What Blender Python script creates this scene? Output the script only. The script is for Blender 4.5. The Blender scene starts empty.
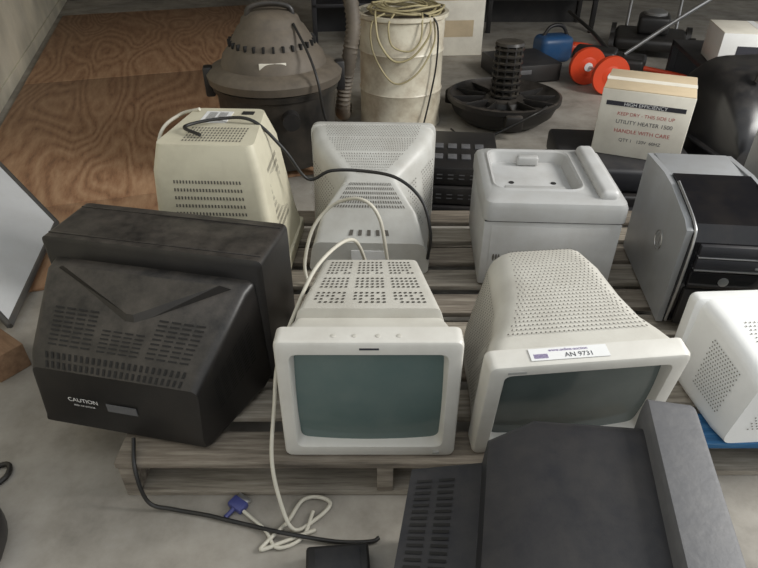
import bpy, bmesh, math, random
from mathutils import Vector, Matrix
random.seed(4)
S=bpy.context.scene
S.view_settings.view_transform='Standard'
COL=S.collection
R=math.radians

# ---------------------------------------------------------------- materials
def newmat(name):
    m=bpy.data.materials.new(name); m.use_nodes=True
    nt=m.node_tree; b=nt.nodes['Principled BSDF']
    return m,nt,b
def plastic(name,col,rough=.5,dirt=.35,dcol=(.2,.16,.11),scale=6,bump=.08,metal=0,fine=250,updust=0,ucol=(.2,.175,.14)):
    m,nt,b=newmat(name); N=nt.nodes; L=nt.links
    tc=N.new('ShaderNodeTexCoord'); n=N.new('ShaderNodeTexNoise'); n.inputs['Scale'].default_value=scale
    n.inputs['Detail'].default_value=8; n.inputs['Roughness'].default_value=.65
    L.new(tc.outputs['Object'],n.inputs['Vector'])
    r=N.new('ShaderNodeValToRGB'); r.color_ramp.elements[0].position=.42; r.color_ramp.elements[1].position=.75
    r.color_ramp.elements[0].color=(0,0,0,1); r.color_ramp.elements[1].color=(dirt,dirt,dirt,1)
    L.new(n.outputs['Fac'],r.inputs['Fac'])
    mx=N.new('ShaderNodeMixRGB'); mx.inputs['Color1'].default_value=(*col,1); mx.inputs['Color2'].default_value=(*dcol,1)
    L.new(r.outputs['Color'],mx.inputs['Fac']); out=mx.outputs['Color']
    if updust:
        ge=N.new('ShaderNodeNewGeometry'); sx=N.new('ShaderNodeSeparateXYZ'); L.new(ge.outputs['Normal'],sx.inputs[0])
        mr=N.new('ShaderNodeMapRange'); mr.inputs[1].default_value=.3; mr.inputs[2].default_value=1; mr.inputs[4].default_value=updust
        L.new(sx.outputs['Z'],mr.inputs[0])
        n3=N.new('ShaderNodeTexNoise'); n3.inputs['Scale'].default_value=14; n3.inputs['Detail'].default_value=10; n3.inputs['Roughness'].default_value=.7
        L.new(tc.outputs['Object'],n3.inputs['Vector'])
        mr2=N.new('ShaderNodeMapRange'); mr2.inputs[1].default_value=.35; mr2.inputs[2].default_value=.7; L.new(n3.outputs['Fac'],mr2.inputs[0])
        mu=N.new('ShaderNodeMath'); mu.operation='MULTIPLY'; L.new(mr.outputs[0],mu.inputs[0]); L.new(mr2.outputs[0],mu.inputs[1])
        m2=N.new('ShaderNodeMixRGB'); m2.inputs['Color2'].default_value=(*ucol,1); L.new(mu.outputs[0],m2.inputs['Fac']); L.new(out,m2.inputs['Color1']); out=m2.outputs['Color']
    L.new(out,b.inputs['Base Color'])
    b.inputs['Roughness'].default_value=rough; b.inputs['Metallic'].default_value=metal
    n2=N.new('ShaderNodeTexNoise'); n2.inputs['Scale'].default_value=fine; L.new(tc.outputs['Object'],n2.inputs['Vector'])
    bp=N.new('ShaderNodeBump'); bp.inputs['Strength'].default_value=bump; bp.inputs['Distance'].default_value=.002
    L.new(n2.outputs['Fac'],bp.inputs['Height']); L.new(bp.outputs['Normal'],b.inputs['Normal'])
    return m
def ramp_mat(name,stops,scale,rough=.8,stretch=(1,1,1),bump=.2,cloud=.85):
    m,nt,b=newmat(name); N=nt.nodes; L=nt.links
    tc=N.new('ShaderNodeTexCoord'); mp=N.new('ShaderNodeMapping'); mp.inputs['Scale'].default_value=stretch
    L.new(tc.outputs['Object'],mp.inputs['Vector'])
    t=N.new('ShaderNodeTexNoise'); t.inputs['Scale'].default_value=scale; t.inputs['Detail'].default_value=10; t.inputs['Roughness'].default_value=.65
    L.new(mp.outputs['Vector'],t.inputs['Vector'])
    r=N.new('ShaderNodeValToRGB'); e=r.color_ramp.elements
    while len(e)<len(stops): e.new(.5)
    for i,(p,c) in enumerate(stops): e[i].position=p; e[i].color=(*c,1)
    L.new(t.outputs['Fac'],r.inputs['Fac'])
    n=N.new('ShaderNodeTexNoise'); n.inputs['Scale'].default_value=1.7; n.inputs['Detail'].default_value=9; L.new(tc.outputs['Object'],n.inputs['Vector'])
    r2=N.new('ShaderNodeValToRGB'); r2.color_ramp.elements[0].color=(.6,.6,.6,1); r2.color_ramp.elements[1].color=(1.15,1.13,1.1,1)
    r2.color_ramp.elements[0].position=.32; r2.color_ramp.elements[1].position=.65
    L.new(n.outputs['Fac'],r2.inputs['Fac'])
    mx=N.new('ShaderNodeMixRGB'); mx.blend_type='MULTIPLY'; mx.inputs['Fac'].default_value=cloud
    L.new(r.outputs['Color'],mx.inputs['Color1']); L.new(r2.outputs['Color'],mx.inputs['Color2'])
    L.new(mx.outputs['Color'],b.inputs['Base Color']); b.inputs['Roughness'].default_value=rough
    bp=N.new('ShaderNodeBump'); bp.inputs['Strength'].default_value=bump; bp.inputs['Distance'].default_value=.003
    L.new(t.outputs['Fac'],bp.inputs['Height']); L.new(bp.outputs['Normal'],b.inputs['Normal'])
    return m
def ply_mat():
    m,nt,b=newmat('plywood'); N=nt.nodes; L=nt.links
    tc=N.new('ShaderNodeTexCoord'); mp=N.new('ShaderNodeMapping'); mp.inputs['Scale'].default_value=(.45,1.7,1); mp.inputs['Rotation'].default_value=(0,0,R(14))
    L.new(tc.outputs['Object'],mp.inputs['Vector'])
    a=N.new('ShaderNodeTexNoise'); a.inputs['Scale'].default_value=1.15; a.inputs['Detail'].default_value=2; a.inputs['Roughness'].default_value=.4; a.inputs['Distortion'].default_value=.3
    L.new(mp.outputs['Vector'],a.inputs['Vector'])
    mu=N.new('ShaderNodeMath'); mu.operation='MULTIPLY'; mu.inputs[1].default_value=40; L.new(a.outputs['Fac'],mu.inputs[0])
    pp=N.new('ShaderNodeMath'); pp.operation='PINGPONG'; pp.inputs[1].default_value=1; L.new(mu.outputs[0],pp.inputs[0])
    f=N.new('ShaderNodeTexNoise'); f.inputs['Scale'].default_value=7; f.inputs['Detail'].default_value=10; f.inputs['Roughness'].default_value=.75
    mp2=N.new('ShaderNodeMapping'); mp2.inputs['Scale'].default_value=(1,5,1); L.new(tc.outputs['Object'],mp2.inputs['Vector']); L.new(mp2.outputs['Vector'],f.inputs['Vector'])
    ad=N.new('ShaderNodeMath'); ad.operation='MULTIPLY_ADD'; ad.inputs[1].default_value=.30; L.new(pp.outputs[0],ad.inputs[0])
    f2=N.new('ShaderNodeMath'); f2.operation='MULTIPLY'; f2.inputs[1].default_value=1.0; L.new(f.outputs['Fac'],f2.inputs[0]); L.new(f2.outputs[0],ad.inputs[2])
    r=N.new('ShaderNodeValToRGB'); e=r.color_ramp.elements; e.new(.5)
    for i,(p,c) in enumerate([(.32,(.17,.085,.046)),(.58,(.34,.185,.10)),(.95,(.50,.32,.19))]): e[i].position=p; e[i].color=(*c,1)
    L.new(ad.outputs[0],r.inputs['Fac']); L.new(r.outputs['Color'],b.inputs['Base Color']); b.inputs['Roughness'].default_value=.6
    return m
M={}
M['concrete']=ramp_mat('concrete',[(.3,(.23,.21,.18)),(.5,(.345,.32,.28)),(.7,(.43,.405,.365))],5,.8,cloud=.6)
M['ply']=ply_mat()
M['wood']=ramp_mat('pallet_wood',[(.3,(.11,.092,.072)),(.5,(.235,.20,.16)),(.7,(.38,.34,.28))],9,.85,(.6,9,6))
M['wood2']=ramp_mat('pallet_wood_light',[(.3,(.16,.135,.105)),(.5,(.31,.275,.225)),(.7,(.46,.42,.355))],9,.85,(.6,9,6))
M['bluewood']=ramp_mat('blue_painted_wood',[(.3,(.01,.06,.16)),(.55,(.02,.13,.30)),(.75,(.12,.22,.33))],9,.7,(.6,9,6))
M['block']=ramp_mat('wood_block',[(.3,(.20,.11,.06)),(.6,(.36,.22,.13))],7,.8,(1,6,6))
M['wall']=ramp_mat('wall_paint',[(.3,(.64,.60,.48)),(.7,(.76,.72,.60))],3,.85)
M['backwall']=ramp_mat('back_wall_paint',[(.3,(.16,.15,.13)),(.7,(.25,.23,.2))],3,.85)
M['light']=plastic('light_grey_plastic',(.60,.58,.52),.42,.3)
M['light2']=plastic('warm_white_plastic',(.66,.64,.585),.42,.22)
M['greyp']=plastic('grey_plastic',(.42,.42,.40),.45,.35)
M['grey4']=plastic('grey_monitor_plastic',(.55,.545,.51),.45,.35)
M['white']=plastic('white_plastic',(.84,.84,.82),.45,.12)
M['beige']=plastic('beige_plastic',(.64,.60,.46),.45,.3)
M['tower']=plastic('tower_grey',(.44,.44,.43),.35,.25)
M['towerpanel']=plastic('tower_panel',(.55,.55,.54),.38,.3)
M['silver']=plastic('silver_panel',(.40,.41,.42),.35,.25,metal=.3)
M['black']=plastic('black_plastic',(.016,.015,.015),.45,.22,(.10,.085,.07),5)
M['dusty']=plastic('dusty_black',(.011,.010,.0095),.42,.3,(.06,.05,.042),5,updust=.5,ucol=(.15,.13,.11))
M['gloss']=plastic('gloss_black',(.008,.008,.010),.12,.08,bump=0)
M['case']=plastic('case_black',(.012,.012,.014),.3,.2,(.05,.05,.05),updust=.2)
M['dark']=plastic('dark_hole',(.012,.011,.010),.8,0)
M['hole']=plastic('vent_hole',(.11,.10,.085),.8,0)
M['hole2']=plastic('vent_hole_deep',(.045,.038,.03),.8,0)
M['tvgrey']=plastic('tv_dark_grey',(.018,.018,.022),.5,.3,(.06,.06,.06),4,updust=.12)
M['tvbezel']=plastic('tv_bezel_grey',(.105,.105,.11),.55,.4,(.18,.175,.17),30,.3,fine=90)
M['screen']=plastic('crt_glass',(.11,.155,.145),.12,.35,(.22,.25,.23),3,bump=0)
M['screen2']=plastic('crt_glass_dark',(.085,.105,.10),.12,.35,(.2,.22,.2),3,bump=0)
M['vactank']=plastic('vac_tank',(.016,.015,.014),.38,.5,(.10,.08,.06),5,updust=.5)
M['vaclid']=plastic('vac_lid',(.095,.078,.060),.6,.6,(.20,.16,.115),6,updust=.5,ucol=(.24,.20,.15))
M['cream']=plastic('cream_drum',(.72,.67,.54),.35,.7,(.30,.21,.12),9)
M['cable_w']=plastic('cream_cable',(.60,.57,.48),.5,.3)
M['cable_y']=plastic('yellow_cord',(.42,.36,.20),.5,.4)
M['cable_k']=plastic('black_cable',(.012,.012,.012),.45,.1)
M['blue']=plastic('blue_plastic',(.06,.07,.22),.4,.1)
M['blue2']=plastic('blue_tool',(.02,.08,.20),.4,.2)
M['red']=plastic('red_plastic',(.75,.07,.02),.4,.15)
M['label']=plastic('white_label',(.80,.80,.79),.5,.1)
M['ink']=plastic('ink',(.03,.03,.04),.6,0)
M['redink']=plastic('red_ink',(.45,.05,.04),.6,0)
M['purpleink']=plastic('purple_ink',(.12,.05,.25),.6,0)
M['card']=plastic('cardboard',(.56,.45,.30),.8,.3)
M['cardw']=plastic('box_print_white',(.78,.74,.64),.7,.25)
M['steel']=plastic('steel',(.5,.5,.5),.3,.3,metal=.8)
M['board']=plastic('whiteboard_surface',(.66,.67,.68),.35,.15)
M['frame']=plastic('board_frame',(.06,.06,.06),.5,.3)

# ---------------------------------------------------------------- helpers
def root(name,loc=(0,0,0),rot=(0,0,0)):
    e=bpy.data.objects.new(name,None); e.empty_display_size=.1
    e.location=loc; e.rotation_euler=[R(a) for a in rot]; COL.objects.link(e); return e
def fin(name,me,mat,parent,smooth,loc,rot):
    o=bpy.data.objects.new(name,me); COL.objects.link(o); me.materials.append(M[mat])
    if smooth:
        me.shade_smooth()
        try: me.set_sharp_from_angle(angle=smooth)
        except Exception: pass
    o.location=loc; o.rotation_euler=[R(a) for a in rot]
    if parent: o.parent=parent
    return o
def mesh(name,verts,faces,mat,parent=None,smooth=.6,loc=(0,0,0),rot=(0,0,0)):
    me=bpy.data.meshes.new(name); me.from_pydata([tuple(v) for v in verts],[],faces)
    bm=bmesh.new(); bm.from_mesh(me); bmesh.ops.recalc_face_normals(bm,faces=bm.faces); bm.to_mesh(me); bm.free()
    return fin(name,me,mat,parent,smooth,loc,rot)
def box(name,x0,x1,y0,y1,z0,z1,mat,parent=None,bev=.004,seg=2,loc=(0,0,0),rot=(0,0,0)):
    bm=bmesh.new(); bmesh.ops.create_cube(bm,size=1)
    for v in bm.verts:
        v.co=Vector(((x0+x1)/2+v.co.x*(x1-x0),(y0+y1)/2+v.co.y*(y1-y0),(z0+z1)/2+v.co.z*(z1-z0)))
    if bev>0:
        bev=min(bev,.45*min(x1-x0,y1-y0,z1-z0))
        bmesh.ops.bevel(bm,geom=bm.edges[:],offset=bev,segments=seg,affect='EDGES',profile=.5)
    me=bpy.data.meshes.new(name); bm.to_mesh(me); bm.free()
    return fin(name,me,mat,parent,.6,loc,rot)
def rr(wt,wb,z0,z1,r,y,n=5,cx=0):
    C=[Vector((cx-wb/2,z0)),Vector((cx+wb/2,z0)),Vector((cx+wt/2,z1)),Vector((cx-wt/2,z1))]
    out=[]
    for i in range(4):
        p=C[i]; a=(C[i-1]-p).normalized(); b=(C[(i+1)%4]-p).normalized()
        A=p+a*r; B=p+b*r
        for k in range(n+1):
            t=k/n; q=A*(1-t)**2+p*2*t*(1-t)+B*t*t
            out.append((q.x,y,q.y))
    return out
def loft(name,rings,mat,parent,cap0=True,cap1=True,smooth=.5,**k):
    n=len(rings[0]); V=[p for r in rings for p in r]; F=[]
    for i in range(len(rings)-1):
        for j in range(n):
            F.append((i*n+j,i*n+(j+1)%n,(i+1)*n+(j+1)%n,(i+1)*n+j))
    if cap0: F.append(tuple(range(n)))
    if cap1: F.append(tuple(range((len(rings)-1)*n,len(rings)*n)))
    k.setdefault('loc',(0,0,0)); k.setdefault('rot',(0,0,0))
    return mesh(name,V,F,mat,parent,smooth,**k)
def lathe(name,prof,mat,parent,seg=48,loc=(0,0,0),rot=(0,0,0)):
    rings=[[(r*math.cos(2*math.pi*j/seg),r*math.sin(2*math.pi*j/seg),z) for j in range(seg)] for r,z in prof]
    return loft(name,rings,mat,parent,smooth=.7,loc=loc,rot=rot)
def crom(pts,n=8):
    P=[Vector(p) for p in pts]; P=[P[0]*2-P[1]]+P+[P[-1]*2-P[-2]]; out=[]
    for i in range(1,len(P)-2):
        for k in range(n):
            t=k/n; a,b,c,d=P[i-1:i+3]
            out.append(.5*((2*b)+(c-a)*t+(2*a-5*b+4*c-d)*t*t+(3*b-a-3*c+d)*t**3))
    out.append(P[-2]); return out
def tube(name,pts,r,mat,parent=None,seg=8,n=8,ribs=None):
    P=crom(pts,n); rings=[]; prev=None
    for i,p in enumerate(P):
        t=(P[min(i+1,len(P)-1)]-P[max(i-1,0)]).normalized()
        if prev is None: prev=t.orthogonal()
        s=(prev-t*prev.dot(t))
        s=s.normalized() if s.length>1e-6 else t.orthogonal().normalized()
        prev=s; q=t.cross(s); rad=r if not ribs else r*(1+ribs*(i%2))
        rings.append([tuple(p+s*rad*math.cos(2*math.pi*j/seg)+q*rad*math.sin(2*math.pi*j/seg)) for j in range(seg)])
    return loft(name,rings,mat,parent,smooth=1.0)
def marks(name,c,nu,nv,mat,parent,kind='dot',su=.5,sv=.5,off=.0012,margin=.06,stag=False,skip=None):
    c=[Vector(p) for p in c]; V=[];F=[]
    def P(u,v): return c[0]*(1-u)*(1-v)+c[1]*u*(1-v)+c[2]*u*v+c[3]*(1-u)*v
    nrm=(c[1]-c[0]).cross(c[3]-c[0]).normalized()
    for i in range(nu):
        for j in range(nv):
            if skip and skip(i,j): continue
            uu=(i+.5+(.5*(j%2)-.25 if stag else 0))/nu; vv=(j+.5)/nv
            u=margin+(1-2*margin)*uu; v=margin+(1-2*margin)*vv
            du=(1-2*margin)/nu*su/2; dv=(1-2*margin)/nv*sv/2
            b=len(V)
            if kind=='dot':
                for k in range(8):
                    a=k*math.pi/4; V.append(P(u+du*math.cos(a),v+dv*math.sin(a))+nrm*off)
                F.append(tuple(range(b,b+8)))
            else:
                for a,d in ((-1,-1),(1,-1),(1,1),(-1,1)): V.append(P(u+du*a,v+dv*d)+nrm*off)
                F.append((b,b+1,b+2,b+3))
    me=bpy.data.meshes.new(name); me.from_pydata([tuple(v) for v in V],[],F); me.materials.append(M[mat])
    o=bpy.data.objects.new(name,me); COL.objects.link(o); o.parent=parent; return o

def crt(name,loc,rot,w,h,bd,body,bez,mx,mb,mt,secs,screen='screen',r=.018,open_r=.02):
    e=root(name,loc,rot)
    rings=[rr(w-.02,w-.02,.01,h-.01,r,bd),rr(w,w,0,h,r,bd-.006),rr(w,w,0,h,r,.01),rr(w-.006,w-.006,.003,h-.003,r,.003),rr(w-.016,w-.016,.008,h-.008,r,0),
           rr(w-2*mx,w-2*mx,mb,h-mt,open_r,0),rr(w-2*mx-.008,w-2*mx-.008,mb+.004,h-mt-.004,open_r,.006),rr(w-2*mx-.02,w-2*mx-.02,mb+.01,h-mt-.01,open_r,.034)]
    loft('bezel',rings,bez,e,True,False)
    ow=w-2*mx-.012; oh=h-mt-mb-.012; cz=(mb+h-mt)/2; V=[];F=[];n=16
    for i in range(n+1):
        for j in range(n+1):
            a=i/n*2-1;b=j/n*2-1
            V.append((a*ow/2,.010+.009*(a*a+b*b),cz+b*oh/2))
    for i in range(n):
        for j in range(n): F.append((i*(n+1)+j,(i+1)*(n+1)+j,(i+1)*(n+1)+j+1,i*(n+1)+j+1))
    mesh('screen',V,F,screen,e,1.0)
    if secs:
        loft('rear_housing',[rr(wt,wb,z0,z1,rd,y) for y,wt,wb,z0,z1,rd in secs],body,e)
    return e
def topq(a,b,m=.012):
    return [(-a[1]/2+m,a[0],a[4]),(a[1]/2-m,a[0],a[4]),(b[1]/2-m,b[0],b[4]),(-b[1]/2+m,b[0],b[4])]
def sideq(a,b,s,lo=.1,hi=.9):
    def P(q,t): 
        return (s*((q[2]/2)*(1-t)+(q[1]/2)*t),q[0],q[3]+(q[4]-q[3])*t)
    c=[P(a,lo),P(b,lo),P(b,hi),P(a,hi)]
    return c if s>0 else [c[1],c[0],c[3],c[2]]
def lerpq(c,u0,u1,v0,v1):
    c=[Vector(p) for p in c]
    P=lambda u,v: tuple(c[0]*(1-u)*(1-v)+c[1]*u*(1-v)+c[2]*u*v+c[3]*(1-u)*v)
    return [P(u0,v0),P(u1,v0),P(u1,v1),P(u0,v1)]
def text(s,size,mat,parent,loc,rot=(0,0,0)):
    cu=bpy.data.curves.new('lettering','FONT'); cu.body=s; cu.size=size; cu.align_x='CENTER'; cu.align_y='CENTER'; cu.materials.append(M[mat])
    o=bpy.data.objects.new('lettering',cu); COL.objects.link(o); o.parent=parent; o.location=loc; o.rotation_euler=[R(a) for a in rot]; return o

# ---------------------------------------------------------------- room
box('floor',-4,6,-3,9,-.1,0,'concrete',bev=0)
wd=Vector((-1.23,3.9,0)).normalized()
wa=math.degrees(math.atan2(wd.y,wd.x))
box('wall_left',-4.2,5,0,.12,0,2.7,'wall',bev=0,loc=(-2.41,3.715,0),rot=(0,0,wa))
box('baseboard_left',-4.2,5,-.012,0,0,.09,'wall',bev=.002,loc=(-2.41,3.715,0),rot=(0,0,wa))
box('wall_back',-6,6,7.6,7.72,0,2.7,'backwall',bev=0)
box('added_shade_ceiling',-6,6,2.3,7.72,2.7,2.8,'backwall',bev=0)  # unseen partial ceiling, added to block world light and darken the back
pw=root('plywood_sheet',(-2.37,3.715,0),(0,0,wa))
box('sheet_near',-2.15,-1.46,-1.18,-.03,.001,.014,'ply',pw,.002)
box('sheet_middle',-1.455,.62,-1.95,-.03,.001,.014,'ply',pw,.002)
box('sheet_far',.625,3.1,-1.95,-.03,.001,.014,'ply',pw,.002)

# ---------------------------------------------------------------- pallets
PZ=.13
def pallet(name,x0,x1,y0,y1,mats,rot=0,front=None):
    cx,cy=(x0+x1)/2,(y0+y1)/2; e=root(name,(cx,cy,0),(0,0,rot)); w=(x1-x0)/2; d=(y1-y0)/2
    n=9; bw=.1
    for i in range(n):
        y=-d+bw/2+i*(2*d-bw)/(n-1); j=random.uniform(-.006,.006)
        box('deck_board_%d'%i,-w+j,w+j,y-bw/2,y+bw/2,PZ-.019,PZ,front if (front and i==0) else mats[i%len(mats)],e,.003)
    for i,x in enumerate((-w+.02,0,w-.02)):
        box('stringer_%d'%i,x-.02,x+.02,-d+.004,d-.004,.019,PZ-.019,mats[0],e,.003)
    for i,y in enumerate((-d+.055,0,d-.055)):
        box('bottom_board_%d'%i,-w,w,y-.05,y+.05,0,.019,mats[-1],e,.003)
    return e
pallet('wooden_pallet',-.63,.66,.925,2.2,['wood','wood2'],0)
pallet('wooden_pallet',.69,1.85,.985,2.2,['wood','wood2'],0,'bluewood')

# ---------------------------------------------------------------- centre monitor
sec=[(.055,.385,.39,.01,.335,.02),(.125,.345,.375,.012,.322,.02),(.13,.33,.37,.012,.345,.018),(.385,.25,.29,.03,.322,.018),(.405,.235,.26,.04,.30,.02)]
e=crt('crt_monitor',(-.022,.945,PZ+.001),(-2,0,0),.406,.35,.06,'light','light2',.031,.034,.034,sec)
c=topq(sec[2],sec[3],.018)
sk=lambda i,j:(j in(4,9)) or (i*7+j*3)%17==0
for k,(a,b) in enumerate(((0.02,.31),(.345,.655),(.69,.98))):
    marks('vent_grid_%d'%k,lerpq(c,a,b,.05,.98),6,15,'hole2',e,'slot',.5,.40,.0015,.03,skip=sk)
marks('side_vents',sideq(sec[2],sec[3],-1,.3,.9),18,3,'hole',e,'slot',.4,.8)
marks('side_vents_r',sideq(sec[2],sec[3],1,.3,.9),18,3,'hole',e,'slot',.4,.8)
for x in (-.075,-.03,.02,.065):
    lathe('button',[(.006,0),(.006,.0015),(.005,.002)],'light',e,16,(x,.022,.3495))
box('badge',-.02,.022,-.001,.002,.329,.334,'ink',e,.0005)
box('power_button',.15,.165,-.003,.003,.012,.02,'greyp',e,.001)
box('stand_foot',-.12,.12,.10,.34,-.001,.02,'light',e,.006)

# ---------------------------------------------------------------- right monitor (bulging perforated housing)
sec=[(.05,.425,.43,.0,.322,.04),(.085,.40,.42,.0,.322,.05),(.13,.345,.41,-.005,.325,.06),(.20,.29,.40,-.012,.332,.06),(.30,.26,.385,-.02,.332,.06),(.37,.24,.34,-.02,.318,.06),(.41,.20,.28,.0,.28,.05)]
e=crt('crt_monitor',(.442,.972,PZ+.002),(8,0,6),.44,.325,.055,'light','light2',.034,.04,.028,sec,'screen2')
for i in range(1,6):
    dy=sec[i+1][0]-sec[i][0]; nv=max(3,int(dy/.0095))
    marks('perforation_top_%d'%i,topq(sec[i],sec[i+1],.035),int((sec[i][1]-.07)/.0105),nv,'hole',e,'dot',.42,.42,.003,.0,True)
    for s in (-1,1): marks('perforation_side_%d'%i,sideq(sec[i],sec[i+1],s,.2,.84),nv,20,'hole',e,'dot',.42,.42,.002,.0,True)
lb=root('sticker'); lb.parent=e; lb.location=(-.045,.028,.3262)
box('sticker_paper',-.085,.085,-.016,.016,0,.0012,'label',lb,0)
text('AN 9731',.017,'ink',lb,(.02,-.006,.0018))
text('www.online-auction',.0105,'purpleink',lb,(.0,.009,.0018))
marks('barcode',[(-.08,-.013,.0012),(-.045,-.013,.0012),(-.045,.002,.0012),(-.08,.002,.0012)],12,1,'purpleink',lb,'slot',.5,.9,.0005)
box('badge',-.18,-.14,-.001,.002,.302,.31,'greyp',e,.0005)
box('stand_foot',-.13,.13,.24,.36,-.034,-.005,'light',e,.006)

# ---------------------------------------------------------------- grey monitor facing away (hourglass)
sec=[(.03,.455,.458,.0,.384,.04),(.13,.42,.45,.0,.375,.05),(.20,.33,.44,.0,.35,.04),(.28,.17,.43,.0,.30,.03),(.295,.18,.43,.0,.285,.02),(.36,.31,.43,.0,.21,.02),(.38,.34,.43,.0,.17,.02),(.43,.38,.42,.0,.12,.03)]
e=crt('crt_monitor',(-.02,2.17,PZ),(0,0,178),.462,.388,.04,'grey4','grey4',.036,.045,.03,sec,r=.035)
for i in (0,1,2): marks('perforation_top_%d'%i,topq(sec[i],sec[i+1],.04),(34,32,24)[i],8,'hole',e,'dot',.42,.42,.004,.03,True)
for s in (-1,1): marks('perforation_side',sideq(sec[1],sec[3],s,.3,.85),14,14,'hole',e,'dot',.4,.4,.012,.05,True)
marks('rear_vents',topq(sec[4],sec[5],.02),26,6,'hole',e,'slot',.4,.6,.002,.03)
marks('rear_sockets',topq(sec[6],sec[7],.1),5,1,'hole',e,'slot',.4,.3,.003,.03)
box('rear_label',-.06,.06,.428,.4325,.04,.09,'label',e,0)

# ---------------------------------------------------------------- beige monitor lying face down
sec=[(.05,.40,.41,.01,.41,.03),(.14,.38,.38,.03,.405,.03),(.41,.335,.30,.04,.395,.03),(.49,.30,.235,.05,.375,.03)]
e=crt('crt_monitor',(-.500,2.06,PZ),(90,0,-3),.42,.43,.06,'beige','beige',.036,.045,.03,sec)
marks('vent_slots',topq(sec[1],sec[2],.05),22,9,'hole',e,'slot',.45,.4,.002,.06)
marks('vent_slots_rear',lerpq([(-.09,.4905,.22),(.12,.4905,.22),(.12,.4905,.36),(-.09,.4905,.36)],0,1,0,1)[::-1],18,6,'hole',e,'slot',.4,.6,.001,.06)
for s in (-1,1): marks('side_vents',sideq(sec[1],sec[2],s,.3,.8),10,16,'hole',e,'slot',.6,.3,.002,.06)
box('rating_label',-.07,.02,.4895,.4915,.085,.19,'label',e,0)
marks('label_print',[(-.065,.4915,.09),(.015,.4915,.09),(.015,.4915,.185),(-.065,.4915,.185)],2,9,'hole',e,'slot',.8,.35,-.001)
box('socket',.05,.09,.489,.492,.08,.11,'dark',e,.001)

# ---------------------------------------------------------------- black television, back to camera
sec=[(.18,.56,.58,.01,.335,.02),(.24,.54,.575,.01,.33,.02),(.415,.455,.48,.005,.215,.025),(.445,.43,.455,.0,.18,.02),(.46,.42,.44,.01,.04,.01)]
e=crt('television',(-.535,1.46,PZ),(0,0,168),.60,.39,.20,'dusty','dusty',.04,.05,.04,sec,'screen2')
c=topq(sec[1],sec[2],.02)
marks('vents_a',lerpq(c,.05,.34,.45,.97),4,9,'dark',e,'slot',.75,.35,.002,.02)
marks('vents_b',lerpq(c,.66,.95,.45,.97),4,9,'dark',e,'slot',.75,.35,.002,.02)
marks('vents_c',lerpq(c,.36,.64,.66,.97),4,6,'dark',e,'slot',.75,.35,.002,.02)
marks('rear_vents',topq(sec[2],sec[3],.03),24,2,'dark',e,'slot',.4,.7,.002,.02)
for s in (-1,1): marks('side_vents',sideq(sec[1],sec[2],s,.35,.8),6,12,'dark',e,'slot',.7,.3,.002,.06)
q=[Vector(p) for p in lerpq(c,0,1,0,1)]
def onq(u,v,h=0):
    n=(q[3]-q[0]).cross(q[1]-q[0]).normalized(); n=n if n.z>0 else -n
    return q[0]*(1-u)*(1-v)+q[1]*u*(1-v)+q[2]*u*v+q[3]*(1-u)*v+n*h
V=[onq(.02,0,-.004),onq(.98,0,-.004),onq(.52,.58,-.004),onq(.46,.58,-.004),onq(.08,0,.018),onq(.92,0,.018),onq(.51,.47,.010),onq(.47,.47,.010)]
mesh('housing_wedge',V,[(0,1,2,3),(4,5,6,7),(0,1,5,4),(1,2,6,5),(2,3,7,6),(3,0,4,7)],'dusty',e,.3)
box('top_rib_a',-.29,.29,.03,.034,.389,.392,'dusty',e,.001)
box('top_rib_b',-.29,.29,.17,.176,.389,.392,'dusty',e,.001)
rl=root('rear_labels'); rl.parent=e; rl.location=(0,.4565,.09)
box('spec_label',-.05,.03,-.001,.001,-.012,.012,'tvbezel',rl,0)
text('CAUTION',.018,'label',rl,(.09,.003,.012),(90,0,180))
text('RISK OF SHOCK',.008,'label',rl,(.09,.003,-.006),(90,0,180))

# ---------------------------------------------------------------- big television at front right
sec=[(.08,.53,.54,.01,.465,.03),(.28,.51,.54,.01,.455,.03),(.36,.46,.53,.01,.41,.03),(.365,.45,.53,.01,.345,.02),(.50,.42,.50,.02,.315,.03)]
e=crt('television',(.518,.475,0),(0,0,79),.60,.50,.09,'tvgrey','tvbezel',.045,.06,.045,sec,'screen2',r=.02)
marks('vents_low',lerpq(topq(sec[3],sec[4],.03),0,1,.3,.95),26,2,'dark',e,'slot',.4,.7,.002,.02)
for s in (-1,1): marks('side_vents',sideq(sec[0],sec[1],s,.4,.85),8,10,'dark',e,'slot',.7,.3,.002,.06)

# ---------------------------------------------------------------- white monitor right
sec=[(.04,.39,.41,.0,.265,.03),(.12,.38,.41,-.0,.262,.03),(.24,.34,.40,.0,.23,.03),(.28,.31,.38,.0,.20,.03)]
e=crt('crt_monitor',(1.015,1.275,PZ),(0,0,183),.42,.265,.045,'white','white',.036,.04,.03,sec)
marks('perforation_top',topq(sec[1],sec[2],.03),26,10,'hole',e,'dot',.4,.4,.002,.05,True)
for s in (-1,1): marks('perforation_side',sideq(sec[1],sec[2],s,.2,.85),12,16,'hole',e,'dot',.45,.45,.002,.05,True)
marks('perforation_rear',[(.16,.2815,.04),(-.16,.2815,.04),(-.14,.2815,.17),(.14,.2815,.17)],24,12,'hole',e,'dot',.4,.4,.001,.05,True)

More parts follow.
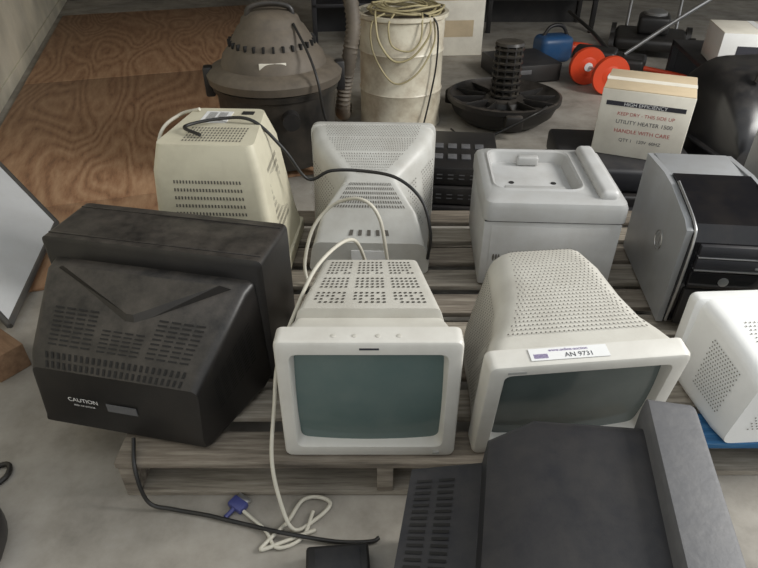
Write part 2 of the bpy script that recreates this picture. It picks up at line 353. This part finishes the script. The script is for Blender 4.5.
# ---------------------------------------------------------------- grey computer tower (lying, front panel up)
e=root('computer_tower',(.555,1.645,PZ),(0,0,-3))
box('foot_strip',-.2,.2,.01,.38,0,.012,'dark',e,.002)
box('chassis',-.225,.205,0,.42,.012,.25,'towerpanel',e,.006)
box('chassis_cover_panel',-.2,.17,-.002,.002,.03,.235,'towerpanel',e,.001)
box('seam_shadow',-.222,.202,.002,.418,.249,.256,'dark',e,0)
def flat(x0,x1,y0,y1,r,z,n=5):
    return [(p[0]+(x0+x1)/2,p[2],z) for p in rr(x1-x0,x1-x0,y0,y1,r,0,n)]
O=(-.23,.215,-.006,.43)
def ins(o,d,r,z): return flat(o[0]+d,o[1]-d,o[2]+d,o[3]-d,r,z)
T=(-.185,.085,.085,.385)
loft('front_shell',[ins(O,0,.03,.255),ins(O,0,.03,.30),ins(O,.006,.03,.316),ins(O,.02,.03,.325),ins(T,-.014,.05,.325),ins(T,-.008,.05,.330),ins(T,0,.045,.325),ins(T,.012,.04,.29)],'tower',e,True,False,.6)
loft('tray_floor',[ins(T,.011,.04,.2895),ins(T,.013,.04,.2905)],'towerpanel',e,True,True)
box('handle_bar',.125,.185,.02,.40,.31,.352,'towerpanel',e,.02,5)
box('tray_latch',-.085,-.01,.335,.365,.291,.325,'tower',e,.008,3)
box('tray_step',-.15,.05,.12,.16,.2905,.302,'tower',e,.006,3)
for x,y in ((-.12,.20),(.02,.20)): lathe('screw_recess',[(.009,0),(.009,.002),(.005,.002)],'dark',e,16,(x,y,.2906))
marks('side_emblem',[(-.19,-.0025,.1),(-.16,-.0025,.1),(-.16,-.0025,.14),(-.19,-.0025,.14)],3,1,'hole',e,'dot',.8,.8,.001)

# ---------------------------------------------------------------- silver/black computer tower
def tower(loc,rot):
    e=root('computer_tower',loc,rot)
    prof=[(.01,.012),(.46,.012),(.46,.375),(.28,.388),(.20,.384),(.04,.352),(.005,.335)]
    n=len(prof)
    def slab(nm,x0,x1,mat):
        V=[(x0,y,z) for y,z in prof]+[(x1,y,z) for y,z in prof]
        return mesh(nm,V,[tuple(range(n)),tuple(range(n,2*n))]+[(i,(i+1)%n,n+(i+1)%n,n+i) for i in range(n)],mat,e,.3)
    slab('side_panel_left',0,.018,'silver'); slab('side_panel_right',.249,.267,'silver')
    box('chassis',.018,.249,.26,.455,.012,.380,'silver',e,.004)
    pf=[(-.004,.03),(-.014,.18),(-.012,.31),(.02,.352),(.20,.391),(.262,.393),(.262,.03)]
    V=[(.019,y,z) for y,z in pf]+[(.248,y,z) for y,z in pf]; m=len(pf)
    mesh('front_fascia',V,[tuple(range(m)),tuple(range(m,2*m))]+[(i,(i+1)%m,m+(i+1)%m,m+i) for i in range(m)],'gloss',e,.4)
    for k,z in enumerate((.272,.230)):
        box('optical_drive_%d'%k,.04,.23,-.026,0,z,z+.034,'tvgrey',e,.003)
        box('drive_trim_%d'%k,.04,.23,-.028,-.01,z-.005,z-.001,'steel',e,.001)
        box('drive_button_%d'%k,.20,.22,-.030,-.02,z+.008,z+.014,'steel',e,.001)
    box('card_reader_door',.035,.235,-.026,-.004,.165,.22,'gloss',e,.004)
    lathe('round_badge',[(.014,0),(.014,.003),(.01,.004)],'steel',e,24,(.13,-.026,.192),(90,0,0))
    box('lower_door',.035,.235,-.024,-.004,.03,.158,'black',e,.006)
    for x,nm in ((.019,'rim_trim'),(.248,'rim_trim_r')):
        tube(nm,[(x,-.006,.03),(x,-.016,.18),(x,-.013,.31),(x,.02,.355),(x,.20,.394)],.004,'steel',e)
    for x in (.03,.23):
        for y in (.04,.42): lathe('foot',[(.012,0),(.015,.012)],'black',e,16,(x,y,0))
    tube('side_badge',[(-.001,.17+.03*math.cos(a),.21+.03*math.sin(a)) for a in [k*math.pi/8 for k in range(17)]],.0022,'steel',e,6,2)
    box('side_badge_bar_a',-.002,.001,.158,.163,.19,.235,'steel',e,0)
    box('side_badge_bar_b',-.002,.001,.174,.179,.18,.225,'steel',e,0)
    return e
tower((.855,1.445,PZ),(0,0,-6))
tower((1.42,1.74,PZ),(0,0,-2))

# ---------------------------------------------------------------- whiteboard + block
e=root('whiteboard')
P=[Vector((-1.245,1.57,.02)),Vector((-1.375,2.24,.04)),Vector((-1.72,2.52,.20)),Vector((-1.62,1.86,.18))]
nr=(P[1]-P[0]).cross(P[3]-P[0]).normalized(); nr=nr if nr.z>0 else -nr
V=[tuple(p) for p in P]+[tuple(p+nr*.012) for p in P]
mesh('panel',V,[(0,1,2,3),(4,5,6,7),(0,1,5,4),(1,2,6,5),(2,3,7,6),(3,0,4,7)],'board',e,0)
for i in range(4):
    a=P[i]+nr*.01;b=P[(i+1)%4]+nr*.01
    tube('frame_rail_%d'%i,[a,(a+b)/2,b],.011,'frame',e,8,2)
box('wood_block',-.09,.09,-.05,.05,0,.09,'block',loc=(-1.2,1.42,0),rot=(0,0,-35))

# ---------------------------------------------------------------- shop vacuum
e=root('wet_dry_vacuum',(-.50,2.95,.014),(0,0,10))
lathe('tank',[(.2,.05),(.24,.055),(.262,.10),(.272,.20),(.276,.205),(.285,.40),(.30,.405),(.305,.43),(.28,.44)],'vactank',e,64)
for k in range(4):
    a=R(45+90*k); box('caster_arm',.2,.30,-.03,.03,.04,.075,'vactank',e,.01,rot=(0,0,45+90*k))
    lathe('caster',[(.012,-.013),(.028,-.012),(.028,.012),(.012,.013)],'black',e,20,(.275*math.cos(a),.275*math.sin(a),.0285),(90,0,45+90*k))
lathe('lid',[(.28,.435),(.315,.44),(.322,.475),(.30,.50),(.25,.515),(.235,.56),(.20,.60)],'vaclid',e,64)
lathe('motor_housing',[(.20,.595),(.19,.62),(.155,.675),(.14,.687),(.13,.715),(.09,.74),(.03,.745)],'vaclid',e,48)
for k in range(28):
    box('motor_vent',.182,.205,-.005,.005,.60,.625,'dark',e,.001,rot=(0,0,360*k/28))
for a in (0,180): box('latch',.29,.335,-.03,.03,.37,.51,'black',e,.01,rot=(0,0,a))
tube('carry_handle',[(-.10,-.02,.69),(-.09,-.02,.755),(0,-.02,.775),(.09,-.02,.755),(.10,-.02,.69)],.014,'vactank',e,10)
lathe('inlet_port',[(.04,0),(.04,.07),(.032,.07)],'black',e,24,(.05,-.265,.33),(90,0,0))
box('lid_label',-.07,.05,-.232,-.21,.535,.565,'cardw',e,.002)
box('tank_label',-.16,-.04,-.29,-.283,.2,.29,'vaclid',e,.002)
tube('power_cord',[(.1,-.1,.7),(.15,-.22,.60),(.18,-.30,.5),(.2,-.30,.35),(.24,-.27,.2),(.22,-.3,.05)],.006,'cable_k',e)

# ---------------------------------------------------------------- cream drum
e=root('steel_drum',(.13,3.64,0))
lathe('drum_body',[(.235,0),(.245,.006),(.24,.02),(.24,.2),(.246,.21),(.24,.22),(.24,.42),(.246,.43),(.24,.44),(.245,.6),(.262,.61),(.262,.63),(.24,.63),(.235,.6)],'cream',e,64)
lathe('drum_lid',[(.235,.598),(.2,.61),(.1,.615),(.02,.615)],'vaclid',e,48)
for k,(rr_,z) in enumerate(((.20,.63),(.17,.64),(.215,.645),(.15,.65),(.19,.66),(.12,.66))):
    tube('cord_loop_%d'%k,[(rr_*math.cos(a)+.02,rr_*.9*math.sin(a),z+.008*math.sin(3*a+k)) for a in [j*2*math.pi/12 for j in range(13)]],.006,'cable_y',e)
tube('cord_drape_a',[(-.15,-.1,.645),(-.15,-.22,.635),(-.13,-.268,.52),(-.05,-.27,.42),(.05,-.27,.44),(.14,-.25,.55),(.14,-.2,.64)],.006,'cable_y',e)
tube('cord_drape_b',[(.1,-.18,.645),(.18,-.21,.6),(.19,-.2,.4),(.16,-.22,.2),(.12,-.26,.02)],.005,'cable_k',e)
tube('cord_drape_c',[(-.1,-.18,.645),(-.17,-.21,.6),(-.16,-.23,.45),(-.05,-.265,.3),(.08,-.262,.35),(.17,-.21,.5),(.16,-.2,.64)],.005,'cable_y',e)
tube('cord_drape_d',[(-.05,-.2,.645),(-.08,-.265,.6),(-.06,-.268,.5),(.03,-.27,.47),(.09,-.262,.52),(.1,-.24,.62),(.1,-.2,.65)],.005,'cable_y',e)
e=root('vacuum_hose')
tube('corrugated_hose',[(-.22,3.5,1.0),(-.17,3.34,.84),(-.13,3.24,.66),(-.15,3.2,.5),(-.18,3.22,.34),(-.2,3.24,.2),(-.21,3.42,.12),(-.21,3.6,.05),(-.21,3.75,.05)],.034,'vaclid',e,14,14,ribs=.2)
tube('wand',[(-.22,3.5,1.0),(-.24,3.56,1.1),(-.26,3.62,1.2)],.03,'vactank',e,14,4)

# ---------------------------------------------------------------- vacuum head upside down with filter cage
e=root('vacuum_motor_head',(.755,3.62,0))
lathe('dome',[(.16,0),(.24,.02),(.30,.07),(.325,.13),(.34,.14),(.34,.165),(.325,.17),(.31,.15),(.25,.12),(.12,.11),(.10,.12)],'dusty',e,64)
lathe('cage_base',[(.14,.11),(.13,.14),(.09,.15)],'dusty',e,32)
for i in range(8): lathe('cage_ring_%d'%i,[(.06,.155+i*.038),(.085,.16+i*.038),(.085,.17+i*.038),(.06,.175+i*.038)],'vactank',e,32)
for k in range(10):
    box('cage_rib',.07,.08,-.005,.005,.14,.45,'dusty',e,.001,rot=(0,0,36*k))
lathe('cage_cap',[(.05,.445),(.085,.45),(.08,.465),(.03,.468)],'vactank',e,32)
for k in range(12): box('radial_rib',.12,.31,-.004,.004,.115,.155,'dusty',e,.001,rot=(0,0,30*k))
for k in range(3): box('side_lug',.30,.37,-.05,.05,.06,.15,'dusty',e,.015,rot=(0,0,30+120*k))
tube('power_cord',[(.2,-.25,.17),(.1,-.36,.16),(-.1,-.38,.06),(-.25,-.4,.02),(-.33,-.2,.02)],.006,'cable_k',e)

# ---------------------------------------------------------------- dark equipment behind
e=root('power_supply_stack',(.34,2.56,0),(0,0,-6))
for i in range(3):
    z=i*.085
    box('unit_%d'%i,-.17,.19,-.24+i*.015,.22,z,z+.08,'black',e,.006)
    marks('front_slots_%d'%i,[(-.15,-.24+i*.015,z+.02),(.17,-.24+i*.015,z+.02),(.17,-.24+i*.015,z+.06),(-.15,-.24+i*.015,z+.06)],6,2,'tvbezel',e,'slot',.5,.3,.002)
for i in range(5):
    box('socket_%d'%i,-.15+.06*i,-.11+.06*i,-.12,-.07,.25,.256,'tvbezel',e,.002)
    box('socket_b%d'%i,-.15+.06*i,-.11+.06*i,.0,.05,.25,.256,'tvbezel',e,.002)
e=root('laser_printer',(1.12,2.62,0),(0,0,-6))
box('printer_base',-.31,.31,-.26,.26,0,.11,'black',e,.015,3)
box('printer_upper',-.30,.30,-.23,.26,.112,.22,'tvgrey',e,.02,3)
box('paper_tray',-.18,.18,-.34,-.2,.03,.06,'tvgrey',e,.006)
marks('printer_vents',[(-.27,-.2305,.14),(-.1,-.2305,.14),(-.1,-.2305,.19),(-.27,-.2305,.19)],10,2,'dark',e,'slot',.5,.6,.002)
e=root('cardboard_box',(1.20,2.67,.221),(0,0,-24))
box('carton',-.185,.185,-.16,.16,0,.29,'cardw',e,.004)
box('box_top',-.183,.183,-.158,.158,.289,.293,'card',e,.001)
box('tape_strip',-.185,.185,-.025,.025,.2925,.2945,'cardw',e,0)
marks('print_band',[(-.16,-.1605,.215),(.16,-.1605,.215),(.16,-.1605,.25),(-.16,-.1605,.25)],1,1,'ink',e,'slot',1,.55,.001,0)
for i,(t,s,zz,c) in enumerate((('KEEP DRY - THIS SIDE UP',.021,.19,'redink'),('UTILITY HEATER 1500',.024,.155,'ink'),('HANDLE WITH CARE',.024,.115,'redink'),('QTY 1   120V  60HZ',.02,.075,'ink'))):
    text(t,s,c,e,(0.01,-.1612,zz),(90,0,0))
text('HIGH EFFICIENCY',.022,'label',e,(0,-.1625,.232),(90,0,0))
e=root('plastic_tool_case',(1.80,2.78,0),(0,0,8))
loft('case_body',[rr(.58,.62,0,.30,.05,-.30),rr(.60,.64,0,.40,.10,-.24),rr(.55,.64,0,.54,.14,-.05),rr(.55,.64,0,.56,.14,.18),rr(.50,.6,0,.48,.10,.28)],'case',e,smooth=.9)
box('case_seam',-.325,.325,-.29,.24,.22,.235,'tvgrey',e,.004)
box('case_panel',-.2,.2,-.315,-.29,.05,.18,'tvgrey',e,.01)
tube('case_handle',[(-.16,-.1,.52),(-.14,-.11,.60),(0,-.11,.62),(.14,-.11,.60),(.16,-.1,.52)],.015,'black',e,10)
for x in (-.2,.2): box('case_latch',x-.03,x+.03,-.315,-.27,.16,.27,'tvbezel',e,.006)

e=root('hand_cart',(1.60,4.35,0),(0,0,-25))
for i,(x,y) in enumerate(((-.12,-.05),(.06,-.22))):
    lathe('wheel_tyre_%d'%i,[(.09,-.02),(.125,-.02),(.13,0),(.125,.02),(.09,.02)],'red',e,32,(x,y,.13),(90,0,30))
    lathe('wheel_hub_%d'%i,[(.02,-.026),(.06,-.022),(.092,-.008),(.092,.008),(.06,.022),(.02,.026)],'red',e,32,(x,y,.13),(90,0,30))
    lathe('wheel_cap_%d'%i,[(.028,-.03),(.03,.03)],'label',e,20,(x,y,.13),(90,0,30))
tube('axle',[(-.12,-.05,.13),(-.03,-.135,.13),(.06,-.22,.13)],.01,'steel',e,8,3)
box('tool_body',-.25,.05,.02,.22,.06,.22,'black',e,.03,3)
box('motor_block',.02,.25,-.04,.2,.05,.2,'black',e,.03,3)
tube('handle_tube',[(.1,.1,.2),(.4,.2,.45),(.75,.32,.72)],.014,'steel',e,10)
tube('handle_tube_b',[(.0,.1,.2),(-.2,.5,.25),(-.45,.9,.3)],.014,'black',e,10)
tube('handle_fork',[(.2,.0,.15),(.5,.0,.12),(.8,.1,.05)],.016,'red',e,10)
def carton(name,loc,rz,w,d,h,m='card',top='cardw'):
    e=root(name,loc,(0,0,rz)); box('carton',-w/2,w/2,-d/2,d/2,0,h,m,e,.004)
    box('flap_left',-w/2,-.002,-d/2,d/2,h-.001,h+.003,top,e,.001); box('flap_right',.002,w/2,-d/2,d/2,h-.001,h+.003,top,e,.001)
    box('tape',-.02,.02,-d/2-.001,d/2+.001,h+.002,h+.004,m,e,0)
    box('print_panel',-w*.3,w*.3,-d/2-.002,-d/2+.001,h*.35,h*.65,'ink' if m=='white' else top,e,0)
carton('cardboard_box',(.62,5.35,0),5,.42,.4,.42,'cardw','card')
carton('cardboard_box',(.22,5.3,0),-6,.3,.35,.3,'card','cardw')
carton('cardboard_box',(2.26,3.80,.30),-12,.46,.36,.20,'white','cardw')
def rack(name,loc,rz,w,d,h,m,n):
    e=root(name,loc,(0,0,rz))
    for i in range(n):
        z=i*h/n
        box('shelf_%d'%i,-w/2,w/2,-d/2,d/2,z+h/n-.03,z+h/n,m,e,.004)
    for x in (-1,1):
        for y in (-1,1): box('post',x*(w/2-.02)-.02,x*(w/2-.02)+.02,y*(d/2-.02)-.02,y*(d/2-.02)+.02,0,h-.001,m,e,.003)
    box('back_panel',-w/2,w/2,d/2-.01,d/2,0,h-.001,m,e,0)
    return e
rack('storage_shelf',(1.5,6.2,0),0,1.0,.5,.62,'black',2)
rack('work_bench',(2.45,4.0,0),-8,.9,.7,.298,'tvgrey',1)
rack('storage_shelf',(-.30,5.8,0),6,.6,.5,.65,'tvgrey',2)
e=root('desktop_computer',(1.05,4.6,0),(0,0,14))
box('case',-.22,.22,-.22,.22,.012,.13,'tvgrey',e,.006); box('front_panel',-.21,.21,-.235,-.215,.012,.128,'black',e,.004)
for x in (-.18,.18): box('foot',x-.02,x+.02,-.18,.18,0,.013,'dark',e,.001)
box('drive_slot',-.17,-.02,-.238,-.23,.07,.1,'tvbezel',e,.001)
e=root('push_mower',(2.25,5.25,0),(0,0,-20))
box('mower_deck',-.28,.28,-.25,.25,.06,.16,'black',e,.04,3)
box('engine',-.12,.12,-.12,.12,.16,.30,'black',e,.03,3)
lathe('engine_cap',[(.09,.30),(.09,.32),(.05,.34)],'steel',e,24)
for x in (-1,1):
    for y in (-1,1): lathe('wheel',[(.03,-.02),(.09,-.02),(.09,.02),(.03,.02)],'black',e,24,(x*.30,y*.2,.09),(0,90,0))
for x in (-.2,.2): tube('mower_handle',[(x,.24,.12),(x,.5,.5),(x,.75,.85)],.012,'steel',e)
e=root('leaf_blower',(1.40,5.0,0),(0,0,15))
box('blower_body',-.16,.12,-.1,.1,.0,.2,'blue2',e,.05,4)
tube('blower_nozzle',[(.1,0,.1),(.25,-.02,.08),(.38,-.05,.05)],.045,'red',e,14)
tube('blower_handle',[(-.12,0,.18),(-.06,0,.26),(.04,0,.26),(.1,0,.18)],.014,'black',e)

# ---------------------------------------------------------------- cables
g=.008
tube('signal_cable',[(-.03,1.50,.30),(-.07,1.38,.478),(-.15,1.25,.485),(-.205,1.14,.41),(-.24,1.06,.33),(-.248,1.0,.25),(-.25,.91,.16),(-.23,.86,.06),(-.20,.83,g),(-.15,.86,g),(-.12,.90,g),(-.15,.92,g),(-.19,.91,g),(-.22,.85,g),(-.26,.8,g),(-.27,.78,g),(-.22,.80,g),(-.15,.83,g)],.005,'cable_w')
tube('signal_cable',[(-.33,.88,g),(-.27,.83,g),(-.235,.785,g),(-.18,.81,g),(-.16,.88,g)],.0045,'cable_w')
e=root('cable_connector',(-.345,.90,0),(0,0,-35))
box('plug_shell',-.022,.022,-.018,.012,0,.018,'blue',e,.004); box('plug_metal',-.018,.018,.012,.024,.003,.014,'steel',e,.001)
tube('strain_relief',[(0,-.018,.009),(0,-.035,.008),(0,-.045,.008)],.006,'blue',e)
tube('power_cable',[(-.60,.985,.15),(-.58,.915,.12),(-.56,.89,.03),(-.50,.885,g),(-.42,.87,g),(-.38,.86,g),(-.30,.84,g),(-.22,.815,g+.01),(-.1,.80,g),(-.02,.80,g),(.0,.81,g)],.005,'cable_k')
tube('power_cable',[(-.54,1.74,.630),(-.60,1.80,.635),(-.5,1.87,.635),(-.40,1.86,.630),(-.31,1.85,.54),(-.24,1.86,.43),(-.16,1.855,.462),(-.05,1.85,.463),(.06,1.80,.46),(.14,1.76,.40),(.17,1.72,.30),(.165,1.72,.2)],.0055,'cable_k')
tube('power_cable',[(-1.18,.93,g),(-1.05,.98,g),(-.98,1.02,g),(-.96,.98,g),(-1.0,.92,g)],.007,'cable_k')
tube('signal_cable',[(-.73,2.0,.2),(-.74,1.86,.42),(-.72,1.9,.57),(-.68,2.0,.60),(-.6,1.98,.628)],.006,'cable_w')
tube('signal_cable',[(.03,1.70,.2),(.0,1.72,.36),(-.06,1.75,.41),(-.15,1.79,.37),(-.22,1.76,.3),(-.25,1.7,.2),(-.24,1.66,.14)],.006,'cable_w')
e=root('power_adapter',(-.09,.725,0),(0,0,5))
box('adapter_shell',-.07,.07,-.04,.045,0,.05,'black',e,.008,3); box('adapter_rib',-.05,.05,-.03,.035,.049,.052,'tvgrey',e,.001)
e=root('rubber_tyre',(-1.01,.74,0),(0,0,0))
lathe('tyre',[(.08,.02),(.10,.0),(.15,.0),(.165,.03),(.165,.07),(.15,.1),(.10,.1),(.08,.08),(.08,.02)],'black',e,40)

# ---------------------------------------------------------------- light
w=bpy.data.worlds.new('World'); S.world=w; w.use_nodes=True
bg=w.node_tree.nodes['Background']; bg.inputs['Color'].default_value=(.93,.97,1,1); bg.inputs['Strength'].default_value=.86
def area(name,loc,target,size,power,col=(1,1,1)):
    l=bpy.data.lights.new(name,'AREA'); l.energy=power; l.size=size; l.color=col
    o=bpy.data.objects.new(name,l); o.location=loc; o.rotation_euler=(Vector(target)-Vector(loc)).to_track_quat('-Z','Y').to_euler(); COL.objects.link(o)
area('door_light',(3.4,1.4,2.4),(.5,1.3,.2),1.3,135,(1,.98,.94))

cam=bpy.data.cameras.new('camera'); co=bpy.data.objects.new('camera',cam); COL.objects.link(co); S.camera=co
cam.sensor_width=36; cam.lens=36*600/758; cam.clip_start=.02
co.location=(0,0,1.3); co.rotation_euler=(R(55),0,0)
